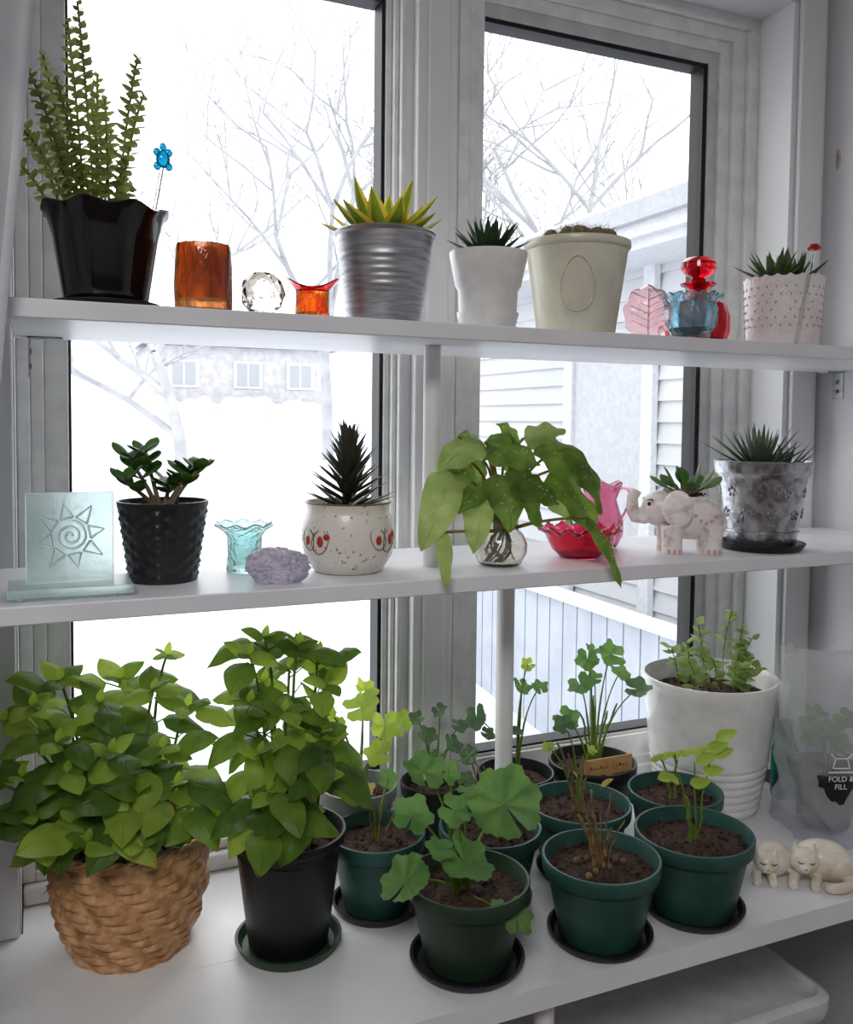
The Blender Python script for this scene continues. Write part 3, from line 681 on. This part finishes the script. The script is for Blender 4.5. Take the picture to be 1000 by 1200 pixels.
basil(mb,[(-.055,-.01,.395),(-.03,.01,.41),(.005,-.02,.405),(.038,.0,.385),(.045,-.02,.35),(-.060,-.03,.34),(-.02,-.05,.33),(.03,-.05,.30),(-.05,-.05,.28),(.045,-.04,.28),(-.03,.02,.35),(.015,-.07,.25),(-.045,-.07,.24),(.0,.0,.37),(-.055,-.08,.19)],.13,.05,L0=.056,xmax=.105)
mb.obj('potted_basil_plant',(.302,1.126,ZB))
GER=leafmat('geranium_leaf',(112,152,84),(86,128,68),.4,.5,25,bump=.2); GERL=leafmat('geranium_leaf_light',(172,194,88),(146,174,72),.5,.5,25); GERD=leafmat('geranium_leaf_dark',(92,118,80),(72,100,66),.35,.5,25)
def gerplant(mb,z0,leaves,m,orig=(0,0),R=None):
    for lf in leaves:
        x,y,z,r=lf[:4]; mm=lf[4] if len(lf)>4 else m; c=V((x,y,z)); b=V((orig[0]+x*.12,orig[1]+y*.12,z0))
        mb.tube(bez(b,V((b.x*.8+x*.2+U(-.01,.01),b.y*.7+y*.3,z0+(z-z0)*.75)),c,8),[.0019]*5+[.0012]*4,STEM,n=5)
        nr=V((x*1.5-.2+U(-.45,.45),y*1.6-.5+U(-.35,.35),.65+U(-.3,.3))); mb.rleaf(c,nr,r,mm,rot=U(0,6.28),cup=U(.05,.25))
def twigs(mb,z0,ends,r=.0035,m=None):
    for e in ends:
        b=V((e[0]*.25,e[1]*.25,z0-.004));t=V(e); pts=bez(b,V((e[0]*.3,e[1]*.3,(z0+e[2])/2)),t,8)
        pts=[p+V((U(-1,1),U(-1,1),0))*.0022 for p in pts]; mb.tube(pts,[r*(1-.06*i)*(1+.3*(i%2)) for i in range(9)],m or TWIG,n=7)
def greenpot(name,x,y,rt,h,sr,potm=GREENP,saucm=BLACKP,build=None,sd=.018):
    mb=MB()
    if sr: saucer(mb,sr,saucm,h=.014)
    dz=.006 if sr else 0
    mb.lathe([(a,z+dz) for (a,z) in potprof(rt*.70,rt,h,rim=.02,lip=.0045)],potm,n=48); mb.soil(rt*.93,h+dz-sd)
    if build: build(mb,h+dz-sd)
    mb.obj(name,(x,y,ZB))
def b5(mb,z):
    twigs(mb,z,[(-.01,0,.16),(.0,-.01,.14)],.003,STEM)
    gerplant(mb,z,[(-.055,.02,.250,.026),(-.078,.0,.205,.025),(-.030,-.02,.212,.020),(.052,.0,.198,.047),(-.020,-.03,.148,.037),(-.095,-.02,.135,.031),(-.015,.03,.24,.016),(.035,-.065,.085,.021),(-.055,-.03,.172,.018),(.01,-.06,.10,.010),(.005,.02,.215,.013)],GER,(-.01,0))
greenpot('potted_geranium',.503,1.000,.0785,.107,.074,GREEND,build=b5)
def b7(mb,z):
    twigs(mb,z,[(-.02,0,.205),(-.012,.02,.16),(.004,-.015,.155),(-.03,.01,.17),(.018,.005,.135)],.0032)
    twigs(mb,z,[(-.035,.01,.225),(-.01,-.01,.215),(.02,.01,.19),(-.045,.0,.18),(.03,-.01,.16)],.0012)
    mb.leaf((-.035,.01,.222),(-.048,.0,.235),.009,(0,-.5,1),GERL); mb.leaf((-.01,-.01,.213),(.003,-.02,.224),.009,(0,-.5,1),YELL)
    for k in range(9): mb.ell((U(-.04,.04),U(-.04,.03),z+.005),(U(.003,.007),U(.003,.006),.005),TWIG,n=7,k=5,smooth=False)
greenpot('potted_geranium',.694,.982,.0790,.107,.071,build=b7)
def b8(mb,z):
    twigs(mb,z,[(-.02,0,.17),(-.005,.01,.16)],.003,STEM); twigs(mb,z,[(.0,0,.215),(-.03,.0,.2),(.03,0,.235)],.0014,STEM)
    for (x,zz) in((.0,.22),(.02,.235),(.035,.245),(-.03,.2),(-.045,.21),(-.01,.19),(.012,.205),(.03,.225)):
        sg=1 if x>-.02 else -1; mb.leaf((x,0,zz-.005),(x+.030*sg,-.010,zz+U(-.006,.012)),.018,(0,-.7,.8),GERL,vein=.03)
greenpot('potted_geranium',.856,.988,.0825,.110,.073,build=b8)
def b4(mb,z):
    twigs(mb,z,[(-.02,0,.17),(.015,.01,.17),(.03,-.02,.15)],.002); gerplant(mb,z,[(-.02,0,.175,.014,YELL),(.02,.01,.18,.014,GER)],GER)
greenpot('potted_geranium',.442,1.168,.0680,.105,.064,build=b4)
def b6(mb,z):
    twigs(mb,z,[(-.03,.01,.21),(-.04,-.01,.2),(.0,.02,.18),(-.01,0,.2)],.0018); gerplant(mb,z,[(-.03,.01,.215,.014,GERD),(-.045,-.01,.19,.012,GERD)],GER)
greenpot('potted_geranium',.598,1.120,.0735,.107,.062,build=b6)
def b9(mb,z):
    twigs(mb,z,[(-.02,0,.19),(.012,.01,.18),(.0,-.02,.16),(-.04,.0,.21)],.0026); gerplant(mb,z,[(-.03,.0,.235,.016,GERD),(-.05,.01,.20,.010,GERL),(.02,.0,.19,.009,GERL)],GER)
greenpot('potted_geranium',.762,1.139,.079,.107,.064,potm=GREENP,build=b9)
def b10(mb,z):
    twigs(mb,z,[(-.03,0,.16),(.01,.01,.15),(-.01,-.01,.17)],.002,STEM)
    for k in range(6): 
        x=-.05+.02*k; mb.leaf((x,0,.16),(x+.018,-.01,.172),.013,(0,-.5,1),GERL)
greenpot('potted_geranium',.940,1.132,.0745,.107,None,build=b10)
def b11(mb,z):
    twigs(mb,z,[(.0,.0,.22),(.03,.0,.19),(-.02,.01,.19),(.05,.0,.2)],.0026,STEM)
    gerplant(mb,z,[(.035,0,.290,.024),(-.015,0,.285,.020),(-.035,-.01,.245,.022),(.01,.02,.295,.014),(.085,-.01,.225,.024,GERD),(.06,.01,.250,.018),(-.055,.0,.185,.022),(.0,.0,.25,.014)],GER)
    mb.box(-.05,.045,-.052,-.049,z+.012,z+.040,WOODT); mb.box(-.006,.006,-.052,-.049,z-.01,z+.012,WOODT)
    for k in range(12):
        if k!=6: mb.box(-.040+k*.0065,-.0365+k*.0065,-.0527,-.052,z+.023,z+.0255+.003*(k%3==0),TWIG)
greenpot('potted_geranium',.888,1.288,.0755,.107,None,potm=BLACKP,build=b11)
def b12(mb,z):
    gerplant(mb,z,[(-.085,-.02,.215,.020,GERD),(-.065,-.02,.185,.012,GERD),(.02,0,.285,.012,GERL),(.01,.0,.250,.016),(.045,.0,.245,.014),(-.01,-.02,.18,.012,GERD)],GER)
greenpot('potted_geranium',.738,1.295,.0645,.107,None,potm=BLACKP,build=b12)
def b3(mb,z):
    gerplant(mb,z,[(-.01,-.04,.262,.026),(.025,-.05,.232,.022),(-.05,-.03,.228,.024),(.055,-.03,.225,.020),(.01,-.06,.195,.020),(-.035,-.06,.190,.020),(.0,-.03,.285,.018),(-.065,-.04,.262,.016)],GERL)
greenpot('potted_geranium',.458,1.296,.0600,.128,None,potm=GREYP,build=b3)
def b3b(mb,z):
    gerplant(mb,z,[(-.03,-.04,.20,.016),(.01,-.05,.185,.017),(.03,-.03,.205,.014),(-.045,-.03,.225,.013),(.035,-.05,.16,.013),(-.02,-.05,.165,.014),(.0,-.02,.23,.013)],GERD)
greenpot('potted_geranium',.592,1.305,.0540,.110,None,potm=BLACKP,build=b3b)
# B13
HERB=leafmat('herb_leaf',(160,180,116),(134,158,94),.5,.5,40)
mb=MB(); pr=[(.03,0),(.082,0),(.085,.004)]
for k in range(28):
    z=.008+k*.0035; pr.append((.086+.018*z/.11+.0030*abs(sin(k*pi/4)),z))
pr+=[(.106,.112),(.113,.185),(.118,.218),(.1205,.236),(.119,.241),(.115,.241),(.111,.229),(.104,.19)]
mb.lathe(pr,WHITEC,n=64); mb.soil(.106,.208)
for (tx,ty,tz) in [(-.055,0,.305),(-.04,-.02,.29),(-.03,0,.335),(-.065,-.02,.275),(-.08,.01,.295),(-.01,-.02,.275),(.075,0,.325),(.058,.01,.350),(.082,0,.29),(.074,-.02,.275),(.045,-.03,.255),(.088,-.01,.30),(.08,-.03,.25),(.06,-.04,.25)]:
    pts=bez((tx*.7,ty*.6,.19),(tx*.7+U(-.015,.015),ty,(tz+.19)/2+.01),(tx,ty,tz),8); mb.tube(pts,.0012,STEM,n=4)
    for i in range(3,9):
        for sg in range(2+(i%2)):
            a=U(0,6.28); L=.017*U(.6,1.25); p=pts[i]; d=V((cos(a),sin(a),U(-.2,.7))).normalized(); mb.leaf(p,p+d*L*1.2,L*.85,(-.2*cos(a),-.5,1),HERB,n=4)
mb.obj('potted_oregano',(1.120,1.262,ZB))
# bag
BAGM=thin('clear_bag',(236,240,244),.30,.12,.16)
PURP=thin('tinted_bag_film',(196,200,222),.36,.12,.18)
mb=MB(); mb.lathe([(a-.0,z+.012) for (a,z) in potprof(.042,.060,.100,rim=.02)],BLACKP,n=40,c=(-.025,0,0)); mb.soil(.055,.094,c=(-.025,0))
g2=MB(); gerplant(g2,.095,[(.0,0,.17,.02),(.03,0,.19,.02),(-.03,0,.16,.020),(.01,-.02,.15,.02),(-.02,.01,.2,.018),(-.04,-.01,.185,.018)],GER)
off=len(mb.v)
for v in g2.v: mb.v.append((v[0]-.02,v[1],v[2]))
for f,mi_,s_ in zip(g2.f,g2.m,g2.sm): mb.f.append(tuple(i+off for i in f)); mb.m.append(mb.mi(g2.mats[mi_])); mb.sm.append(s_)
vs=[];fs=[];N=120;K=46
def crease(x,y,z):
    v=0
    for (f,amp,o_) in((10,.012,0),(22,.006,7)):
        n_=noise.noise(V((x*f*1.6+z*f*.9+o_,y*f*1.6,z*f*.45-x*f*.5)))
        v+=amp*(1-2.2*abs(n_))
    return v-.008
for j in range(K+1):
    z=.002+.31*j/K; q=j/K
    for i in range(N):
        th=2*pi*i/N; a=.094+.010*q; b=.068*(1-q*.88)+.003
        ca,sa=cos(th),sin(th); e=.5
        x=a*abs(ca)**e*(1 if ca>0 else -1); y=b*abs(sa)**e*(1 if sa>0 else -1)
        nn=crease(x,y,z); dd=math.hypot(x,y)+1e-6
        vs.append((x+nn*x/dd,y+nn*y/dd+nn*.4*q,z+(.010*sin(3*th)+.004*sin(11*th) if j==K else 0)))
for j in range(K):
    for i in range(N): fs.append((j*N+i,j*N+(i+1)%N,(j+1)*N+(i+1)%N,(j+1)*N+i))
mb.add(vs[:],[f for k,f in enumerate(fs) if k>=5*N],BAGM); mb.add(vs[:],[f for k,f in enumerate(fs) if k<5*N],PURP)
TX=-.040
mb.box(TX-.022,TX+.022,-.0785,-.078,.128,.1305,WHITEC)
for (p,q_) in(((-.014,.136),(-.010,.152)),((.014,.136),(.010,.152)),((-.014,.136),(.014,.136)),((-.010,.152),(.010,.152)),((-.010,.152),(-.018,.160)),((.010,.152),(.018,.160))):
    mb.tube([(TX+p[0],-.0785,p[1]),(TX+q_[0],-.0785,q_[1])],.0010,WHITEC,n=5)
bag=mb.obj('potted_plant_in_plastic_bag',(1.264,1.098,ZB),rz=-.35,sharp=70)
for (tx,zz,sz) in(('FOLD &',.114,.0125),('FILL',.101,.0125)):
    cu=bpy.data.curves.new('bag_lettering','FONT'); cu.body=tx; cu.size=sz; cu.align_x='CENTER'; cu.extrude=.0002
    cu.materials.append(WHITEC); t=bpy.data.objects.new('bag_lettering',cu); scene.collection.objects.link(t)
    t.parent=bag; t.location=(TX,-.0785,zz); t.rotation_euler=(pi/2,0,0)
TEAL=mat('teal_glass',(60,200,180),.05,trans=.88)
mb=MB(); mb.lathe([(.01,0),(.022,0),(.024,.005),(.024,.09),(.014,.115),(.013,.14),(.016,.142),(.012,.144),(.010,.115),(.020,.088),(.020,.008),(.01,.006)],TEAL,n=32)
mb.obj('teal_glass_bottle',(1.280,1.236,ZB))
# cats
CATM=mat('cat_ceramic',(234,226,212),.3,col2=(216,202,182),ns=30,coat=.3)
mb=MB()
mb.ell((.026,.008,.030),(.044,.030,.030),CATM,n=22,k=12); mb.ell((.048,.004,.024),(.026,.028,.025),CATM,n=18,k=10)
mb.ell((-.004,-.014,.036),(.021,.020,.019),CATM,n=18,k=12); mb.ell((-.006,-.030,.031),(.009,.009,.007),CATM,n=12,k=8)
for sg in(-1,1): mb.tube([(-.004+sg*.012,-.012,.049),(-.004+sg*.015,-.010,.063)],[.0075,.001],CATM,n=8)
for x in(-.022,.010): mb.tube([(x+.008,-.005,.010),(x,-.030,.008),(x-.002,-.040,.006)],[.009,.008,.007],CATM,n=10)
mb.tube(bez((.067,.0,.012),(.062,-.045,.010),(.021,-.038,.008),10),[.008]*10+[.005],CATM,n=10)
mb.ell((-.046,.006,.025),(.030,.026,.025),CATM,n=18,k=10); mb.ell((-.058,-.018,.029),(.018,.017,.016),CATM,n=16,k=10); mb.ell((-.060,-.032,.025),(.008,.008,.006),CATM,n=12,k=8)
for sg in(-1,1): mb.tube([(-.058+sg*.010,-.016,.040),(-.058+sg*.013,-.014,.053)],[.0065,.001],CATM,n=8)
for x in(-.072,-.05): mb.tube([(x,-.016,.010),(x-.002,-.040,.006)],[.008,.0065],CATM,n=8)
o=mb.obj('sleeping_cats_figurine',(1.073,.990,ZB),rz=-.6,scale=1.0)
r=o.modifiers.new('r','REMESH'); r.mode='VOXEL'; r.voxel_size=.0015; r.use_smooth_shade=True
sm=o.modifiers.new('s','SMOOTH'); sm.iterations=2; sm.factor=.5
mb=MB()
for (cx,cy,cz) in((-.004,-.0315,.040),(-.058,-.0335,.034)):
    for sg in(-1,1):
        mb.tube([(cx+sg*.012,cy+.002,cz),(cx+sg*.008,cy-.001,cz-.0015),(cx+sg*.004,cy-.001,cz)],.0008,EY,n=5)
mb.ell((-.006,-.0392,.033),(.0018,.0012,.0012),mat('cat_nose',(190,120,110),.5),n=8,k=5)
mb.ell((-.060,-.0402,.027),(.0018,.0012,.0012),MATS['cat_nose'],n=8,k=5)
mb.obj('closed_eyes',parent=o)
BIN=mat('translucent_bin',(232,233,238),.35,trans=.1)
mb=MB()
def rr(x0,x1,y0,y1,z,r=.03,n=6):
    out=[]
    for (cx,cy,a0) in((x1-r,y1-r,0),(x0+r,y1-r,pi/2),(x0+r,y0+r,pi),(x1-r,y0+r,1.5*pi)):
        for i in range(n+1): a=a0+pi/2*i/n; out.append((cx+r*cos(a),cy+r*sin(a),z))
    return out
def ring_stack(levels,m):
    vs=[];n=28
    for (ins,z) in levels: vs+=rr(.60+ins,1.165-ins,1.00+ins,1.37-ins,z)
    fs=[]
    for j in range(len(levels)-1):
        for i in range(n): fs.append((j*n+i,j*n+(i+1)%n,(j+1)*n+(i+1)%n,(j+1)*n+i))
    fs.append(tuple(reversed(range(n)))); fs.append(tuple((len(levels)-1)*n+i for i in range(n)))
    mb.add(vs,fs,m)
ring_stack([(.05,.001),(.045,.01),(.018,.46),(.006,.47),(.003,.475),(.0,.49),(.0,.505),(.004,.51),(.012,.512),(.018,.506),(.045,.506)],BIN)
mb.obj('storage_bin')

# ---------------------------------------------------------------- world, camera
w=bpy.data.worlds.new('overcast'); scene.world=w; w.use_nodes=True
bg=w.node_tree.nodes['Background']; bg.inputs[0].default_value=(.96,.982,1,1); bg.inputs[1].default_value=3.1
cd=bpy.data.cameras.new('camera'); cam=bpy.data.objects.new('camera',cd); scene.collection.objects.link(cam); scene.camera=cam
yaw=math.radians(23.7);p=math.radians(2.9);ro=.0105
d=V((sin(yaw)*cos(p),cos(yaw)*cos(p),-sin(p))); r0=V((cos(yaw),-sin(yaw),0)); u0=r0.cross(d)
r1=r0*cos(ro)+u0*sin(ro); u1=u0*cos(ro)-r0*sin(ro)
cam.matrix_world=Matrix(((r1.x,u1.x,-d.x,0),(r1.y,u1.y,-d.y,0),(r1.z,u1.z,-d.z,CZ),(0,0,0,1)))
cd.sensor_fit='VERTICAL'; cd.sensor_height=24; cd.lens=21; cd.shift_y=-.044; cd.clip_start=.02; cd.clip_end=300
